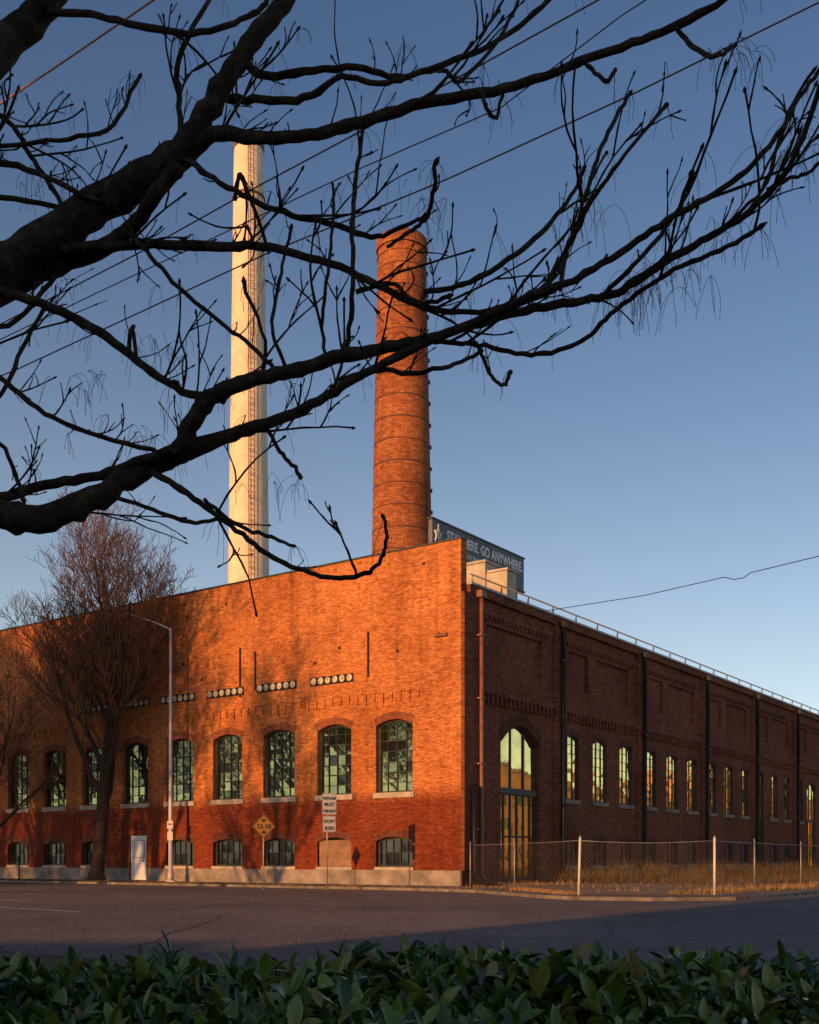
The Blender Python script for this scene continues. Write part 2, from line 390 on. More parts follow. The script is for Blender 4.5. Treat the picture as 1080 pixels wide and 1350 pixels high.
ring(s,rb(ztop-0.7)+0.02,ztop-0.72,0.09,0.70); ring(s,rb(ztop)-0.0,ztop+0.003,0.02,0.10,m=1)
ring(s,rb(ztop-1.2)+0.01,ztop-1.3,0.05,0.25)
z=ztop-2.2
while z>20:
    ring(s,rb(z)+0.012,z,0.012,0.07,m=1)
    rr=rb(z)+0.05
    s.box(rr-0.06,rr+0.06,-0.12,0.12,z-0.06,z+0.14,1)
    z-=1.5
s.tube([(0,0,ztop-0.5),(0,0,ztop+0.11)],r_t*0.8,32,1)
s.obj('stack_shaft',[M_stack,M_band],bc)
M_sconc=simple('pale_concrete',(0.76,0.62,0.45),0.85,0.14,0.6,bump=0.1)
M_rust=simple('rusty_ladder',(0.20,0.08,0.05),0.8,0.3,2)
d=95.0
wc=empty('concrete_chimney',((328-540)/F*d,d,0))
ztop=CH+(HZ-194)/F*d; zb=CH+(HZ-770)/F*d; r_t=19.3/F*d; r_b=27/F*d; slope=(r_b-r_t)/(ztop-zb); r0=r_t+slope*ztop
s=MB(); stack(s,r0,r_t,ztop); ring(s,r_t+0.03,ztop-0.35,0.05,0.5,m=1)
for i in range(1,9):
    z=ztop-i*4.4; ring(s,r0-slope*z+0.006,z,0.004,0.05,m=0)
ring(s,r0-slope*(ztop-4.6)+0.05,ztop-4.6,0.04,0.18,m=1)
s.obj('stack_shaft',[M_sconc,M_rust],wc)
l=MB(); z=18.0
def lad(z,dx,off):
    r=r0-slope*z; an=math.radians(-74); rr=r+off
    c=Vector((math.cos(an)*rr,math.sin(an)*rr,z)); t=Vector((-math.sin(an),math.cos(an),0)); return c+t*dx
l.tube([lad(18,-0.24,0.15),lad(ztop,-0.24,0.15)],0.035,4,0); l.tube([lad(18,0.24,0.15),lad(ztop,0.24,0.15)],0.035,4,0)
while z<ztop:
    l.tube([lad(z,-0.22,0.15),lad(z,0.22,0.15)],0.02,4,0)
    if int(z*2)%4==0: l.tube([lad(z,-0.24,0.1),lad(z,-0.28,0.4),lad(z,0,0.6),lad(z,0.28,0.4),lad(z,0.24,0.1)],0.022,4,0)
    z+=0.5
l.obj('ladder',[M_rust],wc)

# ------------------------------------------------------------------ ground
def groundmat(name,c1,c2,c3,sc,rough=0.95,bump=0.4,bd=0.03):
    m,nt,b=newmat(name); tc=nd(nt,'ShaderNodeTexCoord')
    n1=noise(nt,tc.outputs['Object'],sc,8,0.7); n2=noise(nt,tc.outputs['Object'],sc*0.12,5,0.6); n3=noise(nt,tc.outputs['Object'],sc*12,3,0.7)
    col=ramp(nt,n1,[(0.3,c1),(0.5,c2),(0.7,c3)])
    col=mix(nt,1.0,col,ramp(nt,n2,[(0.3,(0.62,0.62,0.64)),(0.7,(1.3,1.28,1.25))]),'MULTIPLY')
    col=mix(nt,1.0,col,ramp(nt,n3,[(0.3,(0.6,0.6,0.6)),(0.7,(1.4,1.4,1.4))]),'MULTIPLY')
    nt.links.new(col,b.inputs['Base Color']); b.inputs['Roughness'].default_value=rough; b.inputs['Specular IOR Level'].default_value=0.2
    bp=nd(nt,'ShaderNodeBump'); bp.inputs['Strength'].default_value=bump; bp.inputs['Distance'].default_value=bd
    nt.links.new(n3,bp.inputs['Height']); nt.links.new(bp.outputs[0],b.inputs['Normal']); return m
M_gr=groundmat('dry_winter_lawn',(0.06,0.055,0.03),(0.10,0.085,0.045),(0.14,0.115,0.06),0.8)
M_as=groundmat('asphalt',(0.130,0.108,0.100),(0.165,0.138,0.127),(0.205,0.170,0.155),0.6,0.9,1.0,0.05)
M_sw=groundmat('pavement_concrete',(0.12,0.10,0.085),(0.17,0.145,0.12),(0.22,0.19,0.16),0.7)
M_kerb=simple('kerb_stone',(0.17,0.15,0.13),0.9,0.5,2,bump=0.4)
M_di=groundmat('dirt_gravel',(0.16,0.11,0.07),(0.26,0.19,0.12),(0.36,0.27,0.17),0.9,0.95,1.0)
M_mk=simple('road_paint',(0.42,0.42,0.42),0.7,0.5,3)
g=MB(); g.face([(-3000,-3000,0),(3000,-3000,0),(3000,3000,0),(-3000,3000,0)]); g.obj('ground',[M_gr])
g=MB(); g.face([LW(-31,160,0.004),LW(-31,-42,0.004),LW(220,-42,0.004),LW(220,160,0.004)]); g.obj('road',[M_as])
blk=[(-3.5,100),(-3.5,0.5),(-4.3,-3.5),(-8.3,-8.6),(-8.9,-10.0),(-8.3,-12.4),(-6.2,-14.3),(-3,-14.6),(130,-14.6),(130,100)]
g=MB(); H=0.12
g.face([LW(v,u,H) for v,u in blk],0)
for i in range(len(blk)):
    a_=blk[i];b_=blk[(i+1)%len(blk)]
    g.face([LW(*a_,0),LW(*b_,0),LW(*b_,H),LW(*a_,H)],1)
g.obj('sidewalk',[M_sw,M_kerb])
g=MB(); g.face([LW(v,u,H+0.009) for v,u in [(-3.0,-4.5),(-7.2,-9.4),(-7.3,-11.4),(-5.4,-13.6),(128,-13.8),(128,-0.3),(-0.5,-0.3)]]); g.obj('dirt_lot',[M_di])
g=MB(); g.face([LW(v,u,H+0.009) for v,u in [(-3.2,95),(-3.2,1.0),(-2.0,1.0),(-2.0,95)]]); g.obj('verge',[M_gr])
def strip(mb,p,q,w,z,m=0):
    p=Vector(p);q=Vector(q);dr=(q-p).normalized(); nn=Vector((dr.y,-dr.x,0))*w/2
    mb.face([Vector((*x.xy,z)) for x in (p-nn,q-nn,q+nn,p+nn)],m)
def G(px,py,z=0):
    d=(CH-z)*F/(py-HZ); return Vector(((px-540)/F*d,d,0))
g=MB(); strip(g,G(-60,1193),G(110,1203),0.16,0.009); strip(g,G(-60,1184),G(38,1188),0.16,0.009)
for k in range(8): strip(g,LW(-17,14+9*k),LW(-17,17+9*k),0.12,0.009)
g.obj('road_markings',[M_mk])
M_tar=simple('tar_seal',(0.03,0.03,0.03),0.6,0.2,3)
g=MB()
def crack(pts,w):
    for i in range(len(pts)-1): strip(g,pts[i],pts[i+1],w*(0.7+0.6*R()),0.0085+0.0002*i)
for (x0,y0,x1,y1,n_,w) in ((778,1252,808,1216,8,0.05),(0,1214,330,1226,14,0.03),(380,1200,1000,1196,20,0.04),(150,1260,300,1205,10,0.03),(560,1250,900,1222,14,0.025)):
    A=G(x0,y0);B=G(x1,y1); crack([A.lerp(B,i/n_)+Vector((U(-.12,.12),U(-.2,.2),0)) for i in range(n_+1)],w)
g.obj('road_cracks',[M_tar])
M_dry=simple('dry_grass',(0.36,0.21,0.08),0.9,0.5,3); M_brush=simple('brown_brush',(0.11,0.07,0.035),0.9,0.4,3); M_gbr=simple('green_weeds',(0.05,0.065,0.022),0.9,0.4,3)
g=MB()
def blade(p,h,w,m=0):
    a=U(0,6.28); dx=Vector((math.cos(a),math.sin(a),0)); ln=Vector((U(-.5,.5),U(-.5,.5),0))*h
    g.face([p-dx*w,p+dx*w,p+ln+Vector((0,0,h))],m)
for i in range(30000):
    r_=R()
    if r_<0.25: v,u=U(-0.5,60)*1.0,U(-2.2,-0.2)
    elif r_<0.60: v=-5+R()**1.5*60; u=-12.4+U(-1.3,1.2)
    elif r_<0.85: v=U(-6,45); u=U(-13,-1)
    else: v,u=U(-3.1,-2.1),U(1,60)
    if r_<0.85 and u<-9.4+(-4.9-v)*1.5-3 : continue
    cl=math.sin(v*2.1)+math.sin(v*0.7+u)+math.sin(u*1.9)
    if cl<0.1: continue
    if 0.60<r_<0.85 and cl<1.1: continue
    hh=U(0.04,0.26) if r_<0.60 else U(0.05,0.30)
    if r_>=0.85: hh=U(0.02,0.10)
    blade(LW(v,u,H),hh,0.013,0 if R()<0.75 else 2)
for i in range(1500):
    t=R(); blade(LW(-3.3-4.0*t,-4.6-4.6*t+U(-1,1)*0.4,H),U(0.03,0.15),0.012)
for k in range(170):
    v=6.5+R()**1.2*55; u=U(-4.5,-0.7) if k%3 else U(-11.5,-6); hh=U(0.4,1.4) if k%3 else U(0.25,0.8)
    for j in range(75):
        an=U(0,6.28); rr=R()**0.6*0.75; blade(LW(v+math.cos(an)*rr,min(-0.3,u+math.sin(an)*rr),H+U(0,0.4)*hh),hh*U(0.3,0.75),0.014,1 if (k+j%3)%4 else 2)
g.obj('dry_grass',[M_dry,M_brush,M_gbr])

# ------------------------------------------------------------------ fence
M_link=bpy.data.materials.new('chain_link'); M_link.use_nodes=True; nt=M_link.node_tree
bs=nt.nodes['Principled BSDF']; bs.inputs['Base Color'].default_value=(0.14,0.12,0.105,1); bs.inputs['Metallic'].default_value=0.2; bs.inputs['Roughness'].default_value=0.7
uv=nd(nt,'ShaderNodeUVMap'); sp=nd(nt,'ShaderNodeSeparateXYZ'); nt.links.new(uv.outputs[0],sp.inputs[0])
def ln(sgn):
    a_=mth(nt,'ADD' if sgn>0 else 'SUBTRACT',sp.outputs[0],sp.outputs[1])
    f_=mth(nt,'FRACT',mth(nt,'MULTIPLY',a_,1/0.14)); return mth(nt,'LESS_THAN',f_,0.045)
al=mth(nt,'MAXIMUM',ln(1),ln(-1)); tr=nd(nt,'ShaderNodeBsdfTransparent'); mx=nd(nt,'ShaderNodeMixShader')
nt.links.new(al,mx.inputs[0]); nt.links.new(tr.outputs[0],mx.inputs[1]); nt.links.new(bs.outputs[0],mx.inputs[2]); nt.links.new(mx.outputs[0],nt.nodes['Material Output'].inputs[0])
fe=empty('chain_link_fence')
fp=[LW(0.2,-0.35,H),LW(-3.3,-4.6,H),LW(-7.67,-9.56,H),LW(-5.06,-13.2,H),LW(1.12,-12.5,H),LW(8.2,-12.2,H),LW(15,-12.2,H)]+[LW(15+6*k,-12.2,H) for k in range(1,14)]
fm=MB(); uvs=[]
po=MB(); dist=0
HF=1.80
for i,p in enumerate(fp):
    r_=0.042 if i in(2,3) else 0.028
    lean=Vector((0.05,0,0)) if i==2 else Vector((0,0,0))
    po.tube([p,p+Vector((0,0,HF+0.1))+lean],r_,8,1 if i in (2,3) else 0)
    po.tube([p+lean+Vector((0,0,HF+0.1)),p+lean+Vector((0,0,HF+0.16))],[r_*1.2,0.01],8,0)
    if i:
        o_=fp[i-1]; L=(p-o_).length
        sg_=0.02 if i not in (3,) else 0.08
        po.tube([o_.lerp(p,t/6)+Vector((0,0,HF-sg_*math.sin(math.pi*t/6))) for t in range(7)],0.010,5,0)
        for t in range(6):
            A=o_.lerp(p,t/6);B=o_.lerp(p,(t+1)/6); ha=HF-sg_*math.sin(math.pi*t/6); hb=HF-sg_*math.sin(math.pi*(t+1)/6)
            fm.face([A,B,B+Vector((0,0,hb)),A+Vector((0,0,ha))]); da=dist+L*t/6; db=dist+L*(t+1)/6
            uvs+= [(da,0),(db,0),(db,hb),(da,ha)]
        dist+=L
mo=fm.obj('mesh',[M_link],fe); ul=mo.data.uv_layers.new(name='UVMap')
for i,q in enumerate(uvs): ul.data[i].uv=q
po.obj('posts_and_rails',[M_metal,M_white],fe)

# ------------------------------------------------------------------ street lamp
D=57.0; lp=empty('street_lamp',((225-540)/F*D,D,H))
M_pole=simple('lamp_pole_aluminium',(0.50,0.50,0.52),0.5,0.1,3,metal=0.2)
s=MB(); zt=CH+(HZ-828)/F*D-H
s.tube([(0,0,0.0),(0,0,0.5),(0,0,0.52),(0,0,5),(0,0,zt)],[0.17,0.16,0.12,0.10,0.06],12,0)
s.box(-0.22,0.22,-0.22,0.22,-0.02,0.06,0)
arm=[(0,0,zt-0.12),(-0.2,0,zt+0.02),(-0.9,0,zt+0.32),(-1.8,0,zt+0.62),(-2.5,0,zt+0.82)]
s.tube(arm,[0.04,0.04,0.035,0.03,0.03],8,0)
s.tube([(-2.4,0,zt+0.79),(-2.55,0,zt+0.84),(-2.9,0,zt+0.92),(-3.2,0,zt+0.94),(-3.3,0,zt+0.92)],[0.04,0.08,0.11,0.09,0.03],10,1)
s.tube([(-2.9,0,zt+0.86),(-2.9,0,zt+0.78)],[0.10,0.07],10,1)
s.box(-0.15,0.15,-0.15,-0.13,2.75,3.15,2); s.box(-0.11,0.11,-0.155,-0.151,2.95,3.02,1)
s.box(-0.14,0.14,-0.14,-0.128,2.15,2.6,2)
s.obj('pole_arm_and_head',[M_pole,M_steel,M_white],lp)

# ------------------------------------------------------------------ signs
M_sgn=simple('sign_white',(0.42,0.42,0.44),0.5,0.08,3); M_blk=simple('sign_black',(0.012,0.012,0.012),0.5,0.05,3)
M_yel=simple('sign_yellow',(0.36,0.17,0.012),0.5,0.10,3)
D=45.0; sg=empty('regulatory_sign',((431.5-540)/F*D,D,0)); yaw=math.radians(14); sg.rotation_euler=(0,0,yaw)
def zz(py): return CH+(HZ-py)/F*D
s=MB(); s.tube([(0,0,0),(0,0,zz(1046))],0.032,6,0)
def plate(x0,x1,z0,z1,y=-0.045,b_=0.022):
    s.box(x0,x1,y,y+0.006,z0,z1,1); s.box(x0+b_*0.6,x1-b_*0.6,y-0.003,y-0.0005,z0+b_*0.6,z1-b_*0.6,2); s.box(x0+b_,x1-b_,y-0.006,y-0.0035,z0+b_,z1-b_,1)
cx=(434-431.5)/F*D
plate(cx-0.29,cx+0.29,zz(1074),zz(1046)); plate(cx-0.27,cx+0.27,zz(1097),zz(1076))
s.obj('post_and_plates',[M_metal,M_sgn,M_blk],sg)
rt=(math.pi/2,0,0)
text('PORTLAND',0.17,(cx,-0.055,zz(1054.5)),rt,M_blk,sg,0.62); text('MUST',0.20,(cx,-0.055,zz(1062.8)),rt,M_blk,sg,0.85); text('TURN RIGHT',0.17,(cx,-0.055,zz(1071.2)),rt,M_blk,sg,0.52)
text('EXCEPT',0.19,(cx,-0.055,zz(1085)),rt,M_blk,sg,0.68); text('BUSES',0.19,(cx,-0.055,zz(1094)),rt,M_blk,sg,0.78)
D=46.5; sg=empty('low_clearance_sign',((347.5-540)/F*D,D,0)); sg.rotation_euler=(0,0,math.radians(20))
s=MB(); s.tube([(0,0,0),(0,0,zz(1078))],0.032,6,0)
cz=zz(1089.5); h=0.50
for (hh,y,m_) in ((h,-0.04,1),(h*0.94,-0.043,2),(h*0.89,-0.046,1)):
    q=[(0,y,cz-hh),(hh,y,cz),(0,y,cz+hh),(-hh,y,cz)]; s.face(q,m_)
    if y==-0.04:
        q2=[(p[0],y+0.006,p[2]) for p in q]; s.face(q2,0)
for sgn in (1,-1):
    s.face([(0,-0.049,cz+sgn*0.16),(0.13,-0.049,cz+sgn*0.30),(-0.13,-0.049,cz+sgn*0.30)],2)
s.obj('post_and_diamond',[M_metal,M_yel,M_blk],sg)
text("12-10",0.27,(0,-0.052,cz-0.095),rt,M_blk,sg,1.0)
D=60; pm=empty('parking_meter',((25-540)/F*D,D,H)); s=MB(); s.tube([(0,0,0),(0,0,1.05)],0.04,8,0); s.tube([(0,0,1.0),(0,0,1.1),(0,0,1.3),(0,0,1.38)],[0.07,0.11,0.11,0.04],10,0); s.obj('meter_body',[M_steel],pm)

# ------------------------------------------------------------------ trees (background)
M_bark=simple('bark_background',(0.055,0.032,0.022),0.95,0.35,3,bump=0.4)
M_twig=simple('twig_background',(0.20,0.095,0.048),0.9,0.3,3)  # sunlit warmth put into the twig colour, apart from the dark bark
def tree_mesh(seed,H_,spread,trunk_r,levels=4,name='bare_tree',nc_=(10,7,6,5,4),lean=0.0,ang0=(38,60),mr=0.011):
    rnd=random.Random(seed); mb=MB()
    def grow(p,dr,L,r,lv):
        n=6 if lv<2 else (4 if lv<4 else 3)
        pts=[p];rad=[r]; q=p.copy(); d_=dr.copy()
        jit=0.035 if lv==0 else 0.11
        for i in range(n):
            d_=(d_+Vector((rnd.gauss(0,jit),rnd.gauss(0,jit),rnd.gauss(0.12 if lv else 0.02,.05)))).normalized()
            q=q+d_*L/n; pts.append(q.copy()); rad.append(max(mr,r*(1-0.65*(i+1)/n)))
        mb.tube(pts,rad,[10,7,5,4,3,3][lv],0 if lv<2 else 1,cap=False)
        if lv>=levels: return
        nc=nc_[lv]
        for c in range(nc):
            t=0.28+0.72*(c+rnd.random())/nc if lv else 0.26+0.74*(c+0.5)/nc
            i=min(n-1,int(t*n)); f_=t*n-i; bp_=pts[i].lerp(pts[i+1],min(1,f_)); rr=rad[i]*(0.62 if lv else 0.55)
            ax=(pts[i+1]-pts[i]).normalized(); o=ax.orthogonal().normalized(); an=c*2.4+rnd.uniform(-.5,.5)
            side=Matrix.Rotation(an,3,ax)@o
            ang=math.radians(rnd.uniform(25,50)) if lv else math.radians(rnd.uniform(*ang0)-14*t)
            nd_=(ax*math.cos(ang)+side*math.sin(ang)); nd_.z+=0.09; nd_.normalize()
            LL=L*rnd.uniform(0.50,0.72)*(1.0-0.30*t if lv==0 else 1.0-0.25*t)
            if lv==0: LL*=spread
            grow(bp_,nd_,LL,rr,lv+1)
    grow(Vector((0,0,-0.1)),Vector((lean,0,1)),H_*0.78,trunk_r,0)
    mb.tube([(0,0,-0.1),(0,0,0.5)],[trunk_r*1.45,trunk_r*0.98],10,0,cap=False)
    return mb.obj(name,[M_bark,M_twig])
t1=tree_mesh(23,16.8,0.97,0.40,5,nc_=(12,7,6,5,4)); t1.location=((127-540)/F*59.5,59.5,H); t1.rotation_euler=(0,0,0.6)
t2=tree_mesh(5,11.0,0.95,0.22,4); t2.location=((-8-540)/F*63,63,H)
def inst(o,loc,rz,sc=1.0):
    n=bpy.data.objects.new('bare_tree',o.data); bpy.context.scene.collection.objects.link(n); n.location=loc; n.rotation_euler=(0,0,rz); n.scale=(sc,)*3; return n
def at(u,k): return (LW(0,u)-T2*k).to_tuple()[:2]+(0,)
inst(t1,at(19.5,27),2.0,1.2)
inst(t1,at(29,30),4.0,1.1)
inst(t1,at(24.5,24),5.2,1.0)
inst(t1,at(34,26),0.4,1.05)
inst(t1,at(22,38),3.3,1.1)
inst(t2,at(11.2,33),1.0,1.45)
inst(t2,at(26,42),3.0,1.4)
for i in range(7): inst(t2,(-52-5*R()-i*8,34+i*8-18*R(),0),i*1.3,1.6+0.3*R())
for i in range(5): inst(t2,(-50-8*i,20-8*i,0),i*1.1,1.1)

# ------------------------------------------------------------------ off-frame neighbouring buildings
def plainbuilding(name,cx_,cy_,rz,lx,ly,h_,mat,par=0.5):
    e=empty(name,(cx_,cy_,0),rz); s=MB()
    s.box(0,lx,0,ly,0,h_,0); s.box(-0.15,lx+0.15,-0.15,ly+0.15,h_+0.003,h_+par,1)
    nfl=max(1,int(h_/3.8))
    for fl in range(nfl):
        x=1.2
        while x<lx-2: 
            z=1.2+fl*3.8
            s.box(x,x+1.5,-0.03,-0.002,z,z+1.9,2); s.box(x,x+1.5,ly+0.002,ly+0.03,z,z+1.9,2); s.box(x-.1,x+1.6,-0.1,-0.031,z-0.15,z,1); x+=3.2
        y=1.2
        while y<ly-2:
            z=1.2+fl*3.8
            s.box(-0.03,-0.002,y,y+1.5,z,z+1.9,2); s.box(lx+0.002,lx+0.03,y,y+1.5,z,z+1.9,2); y+=3.2
    s.obj('walls_and_windows',[mat,M_stone,M_glassd],e); return e
aT=math.atan2(T2.y,T2.x); rN=Vector((T2.y,-T2.x,0))
Q=Vector((0.6,20,0)); c0=Q-T2*75+rN*32
plainbuilding('brick_warehouse',c0.x,c0.y,aT,30,32,18.0,M_brick2)
plainbuilding('unseen_shade_block',-62,-24,0,36.5,11,7.2,M_conc)  # unseen block, added to cast shade on the near-left road
M_beige=simple('beige_render',(0.60,0.38,0.20),0.85,0.15,0.5)
aR=math.radians(66); dR=Vector((math.cos(aR),math.sin(aR),0)); nR=Vector((dR.y,-dR.x,0))
for s0,ln_,hh in ((-20,22,11),(6,30,14),(40,24,12),(68,34,16),(106,30,13)):
    p=Vector((92,76,0))+dR*s0+nR*16
    plainbuilding('office_building',p.x,p.y,aR,ln_,16,hh,M_beige)

# ------------------------------------------------------------------ overhead wires
M_wire=simple('cable',(0.012,0.012,0.014),0.9,0.1,2,spec=0.1); M_owire=simple('sunlit_cable',(0.30,0.12,0.04),0.5,0.2,2)  # the second cable carries the low sun's orange in its colour
def wire(name,pts,r_,mat):
    s=MB(); P=[W(*p) for p in pts]; out=[]
    for i in range(len(P)-1):
        for t in range(8): out.append(P[i].lerp(P[i+1],t/8))
    out.append(P[-1]); s.tube(out,r_,5,0); return s.obj(name,[mat])
wire('overhead_wire',[(-200,575,30),(20,488,27),(350,335,24),(590,236,22.5),(830,126,21),(1080,3,20),(1500,-215,18)],0.016,M_wire)
wire('overhead_wire',[(-150,520,30),(130,385,26),(475,222,23),(660,142,22),(820,20,20.5),(1100,-160,19)],0.013,M_wire)
wire('overhead_wire',[(-150,505,30),(180,335,26),(350,240,24),(470,176,23),(785,2,21),(1100,-180,19)],0.017,M_wire)
wire('overhead_wire',[(-60,175,14),(0,137,13.5),(90,77,13),(205,-2,12),(400,-140,11)],0.012,M_owire)
wire('service_drop_wire',[(585,845,49.6),(640,818,49),(735,803,47),(850,785,44),(955,761,41),(968,764,40.8),(980,762,40.5),(990,755,40.2),(1085,732,38),(1400,640,30)],0.016,M_wire)
s=MB(); p=LW(-0.02,1.0,11.2); e=empty('wire_bracket',p,ANG); s.box(-0.12,0.0,-0.3,0.3,-0.06,0.06,0); s.tube([(0,0,0),(-0.3,0,0.1)],0.03,6,0); s.obj('bracket',[M_rust],e)

# ------------------------------------------------------------------ foreground tree
M_fb,nt,b_=newmat('foreground_bark')
tc=nd(nt,'ShaderNodeTexCoord')
n1=noise(nt,tc.outputs['Object'],14,6,0.7); n2=noise(nt,tc.outputs['Object'],60,4,0.7)
nt.links.new(ramp(nt,n1,[(0.3,(0.020,0.015,0.011)),(0.55,(0.065,0.045,0.031)),(0.75,(0.16,0.110,0.074))]),b_.inputs['Base Color'])
b_.inputs['Roughness'].default_value=0.95; b_.inputs['Specular IOR Level'].default_value=0.12
bp=nd(nt,'ShaderNodeBump'); bp.inputs['Strength'].default_value=1.0; bp.inputs['Distance'].default_value=0.02
nt.links.new(mth(nt,'ADD',n1,n2),bp.inputs['Height']); nt.links.new(bp.outputs[0],b_.inputs['Normal'])
BR=[
 ([(-330,640,90),(-150,480,70),(-20,372,60),(60,318,54),(130,270,52),(190,235,48),(238,200,42),(268,160,34),(298,105,30),(335,50,28),(372,5,26),(420,-70,22)],5.2,5.0,0.3),
 ([(-250,330,60),(-60,130,52),(0,65,46),(45,22,42),(80,-25,38),(120,-90,34)],5.2,5.6,0.1),
 ([(-200,500,40),(-20,402,30),(60,355,28),(130,330,26),(172,300,22),(205,258,22),(236,218,24)],5.3,5.02,0.3),
 ([(255,195,20),(290,176,22),(350,182,19),(420,176,18),(480,160,17),(560,135,16),(650,120,15),(720,100,13),(790,72,13),(860,48,12),(920,20,11),(975,-12,9)],5.0,4.2,0.5),
 ([(300,130,14),(345,132,12),(400,130,11),(450,100,9),(500,110,9),(545,98,9),(600,80,9),(660,50,8),(715,10,8),(750,-30,7)],5.0,4.6,0.5),
 ([(320,75,13),(345,98,12),(400,95,11),(470,88,10),(520,102,9),(560,95,8),(585,92,7),(605,106,7),(640,75,6),(670,30,6),(690,-15,5)],5.0,5.4,0.5),
 ([(60,15,12),(120,20,10),(180,32,10),(250,44,10),(310,30,9),(345,8,9),(360,-20,8)],5.5,5.0,0.5),
 ([(240,190,10),(236,130,9),(234,85,9),(252,40,8),(285,-15,7)],5.0,5.4,0.5),
 ([(-250,330,28),(-20,328,17),(60,328,15),(130,325,14),(200,322,14),(290,326,14),(345,324,13),(400,338,12),(450,352,11),(505,380,11),(560,405,10),(620,412,9),(680,400,8),(735,380,8)],5.3,4.7,0.9),
 ([(-330,720,70),(-120,675,50),(-20,678,42),(50,683,40),(110,665,36),(160,635,33),(205,612,32),(240,598,30),(285,580,22),(340,562,18),(400,540,15),(450,510,13),(490,488,12),(540,462,12),(600,435,12),(660,408,11),(710,385,11),(770,362,10),(830,325,10),(880,290,10),(930,262,9),(985,225,9),(1030,170,8),(1060,120,7),(1090,80,7)],5.1,4.0,0.7),
 ([(232,602,30),(246,570,28),(268,535,26),(300,513,24),(345,497,22),(395,488,20),(440,472,20),(500,460,18),(560,448,16),(610,432,14),(670,415,14),(730,402,13),(790,392,12),(830,378,13),(875,345,12),(925,318,11),(965,295,10),(1005,262,10),(1040,220,9),(1062,170,9),(1085,105,8)],4.9,3.9,0.7),
 ([(-200,690,20),(-20,662,17),(60,640,15),(120,628,15),(180,610,15),(230,590,14)],5.2,4.95,0.5),
 ([(200,622,10),(240,645,10),(280,675,9),(320,705,9),(360,735,9),(400,752,8),(440,762,8),(475,758,8),(500,742,7),(509,715,6),(507,683,5)],4.9,4.5,0.2),
 ([(150,655,7),(200,672,7),(250,688,7),(290,684,6)],5.0,4.8,0.6),
 ([(270,660,7),(310,690,7),(350,706,7),(388,719,5)],4.9,4.7,0.3),
 ([(-60,470,9),(0,498,9),(40,532,9),(90,560,8),(150,580,8),(225,600,8)],5.3,5.0,0.9),
 ([(-80,372,16),(0,385,15),(50,398,14),(100,420,14),(150,452,13),(200,490,12),(240,515,12),(290,525,11)],5.3,4.95,0.9),
 ([(165,300,7),(200,340,7),(235,380,7),(290,425,7),(330,455,7),(360,485,7)],5.1,4.9,0.9),
 ([(246,210,10),(280,235,9),(330,262,9),(385,283,9),(440,296,9),(490,312,8),(530,300,7),(560,285,6)],5.0,4.8,0.7),
 ([(455,475,8),(462,420,8),(466,350,8),(465,290,8),(470,230,7),(478,172,6)],4.8,5.0,0.5),
 ([(430,478,6),(425,420,6),(432,360,6),(438,300,5),(440,245,4)],4.8,4.9,0.5),
 ([(560,448,8),(600,452,8),(640,455,8),(690,467,8),(735,462,8),(775,445,8),(805,415,8),(850,380,8),(900,350,8),(960,325,8),(1000,300,7)],4.7,4.1,0.6),
 ([(450,500,8),(500,488,8),(550,492,8),(600,480,7),(635,462,6)],4.8,4.6,0.7),
 ([(630,455,6),(640,480,6),(652,500,6),(664,508,6),(672,492,7)],4.6,4.5,0.2),
 ([(715,385,8),(738,345,8),(758,300,7),(775,250,7),(790,200,7),(810,160,7),(830,124,6)],4.5,4.7,0.5),
 ([(740,382,8),(745,340,8),(770,285,7),(800,235,7),(840,185,6),(878,140,6)],4.45,4.2,0.4),
 ([(560,385,9),(620,372,9),(680,335,9),(720,300,8),(752,260,7),(770,225,6)],4.7,4.5,0.6),
 ([(800,385,8),(835,350,8),(870,310,8),(897,270,7),(912,230,8)],4.4,4.2,0.4),
 ([(470,385,8),(520,375,7),(550,400,7),(590,392,7)],4.8,4.7,0.6),
 ([(512,325,6),(540,305,6),(560,290,7),(572,255,7),(574,215,7)],4.8,4.7,0.3),
 ([(890,35,8),(905,52,8),(930,72,8),(950,72,7),(968,58,6)],4.3,4.2,0.3),
 ([(770,80,6),(785,95,7),(800,108,7),(812,92,6)],4.4,4.4,0.2),
 ([(635,122,7),(645,148,7),(655,155,6),(661,130,5)],4.6,4.6,0.2),
 ([(350,558,7),(365,590,7),(385,612,7),(396,628,7)],4.9,4.8,0.2),
 ([(-60,235,11),(0,215,10),(60,232,9),(120,262,9),(170,270,9)],5.4,5.2,0.9),
 ([(-60,120,8),(10,158,8),(40,205,8),(70,250,8),(95,300,8)],5.5,5.3,0.9),
 ([(-60,250,9),(20,262,9),(90,275,9),(140,285,9)],5.4,5.2,0.7),
 ([(-60,200,7),(20,190,7),(90,182,7),(150,165,7),(182,100,6)],5.4,5.3,0.9),
 ([(-60,425,8),(10,430,8),(60,380,8),(80,350,7)],5.4,5.2,0.6),
 ([(60,405,7),(30,460,7),(0,520,7),(-30,560,6)],5.2,5.3,0.7),
 ([(170,470,7),(175,430,7),(185,480,6),(230,505,7)],5.0,5.0,0.7),
 ([(-40,560,8),(0,585,7),(20,625,7),(30,655,7)],5.2,5.1,0.7),
 ([(310,262,7),(318,230,7),(352,325,6)],5.0,5.0,0.3),
 ([(380,490,7),(360,440,6),(362,400,6),(372,350,5),(385,300,5)],4.9,5.0,0.6),
 ([(345,497,7),(350,450,6),(322,375,7)],4.9,4.8,0.4),
 ([(950,305,6),(985,270,6),(1010,240,6),(1040,150,6),(1070,95,5)],4.2,4.0,0.4),
 ([(1010,250,6),(1040,235,6),(1070,225,6),(1100,190,5)],4.1,4.0,0.4),
]
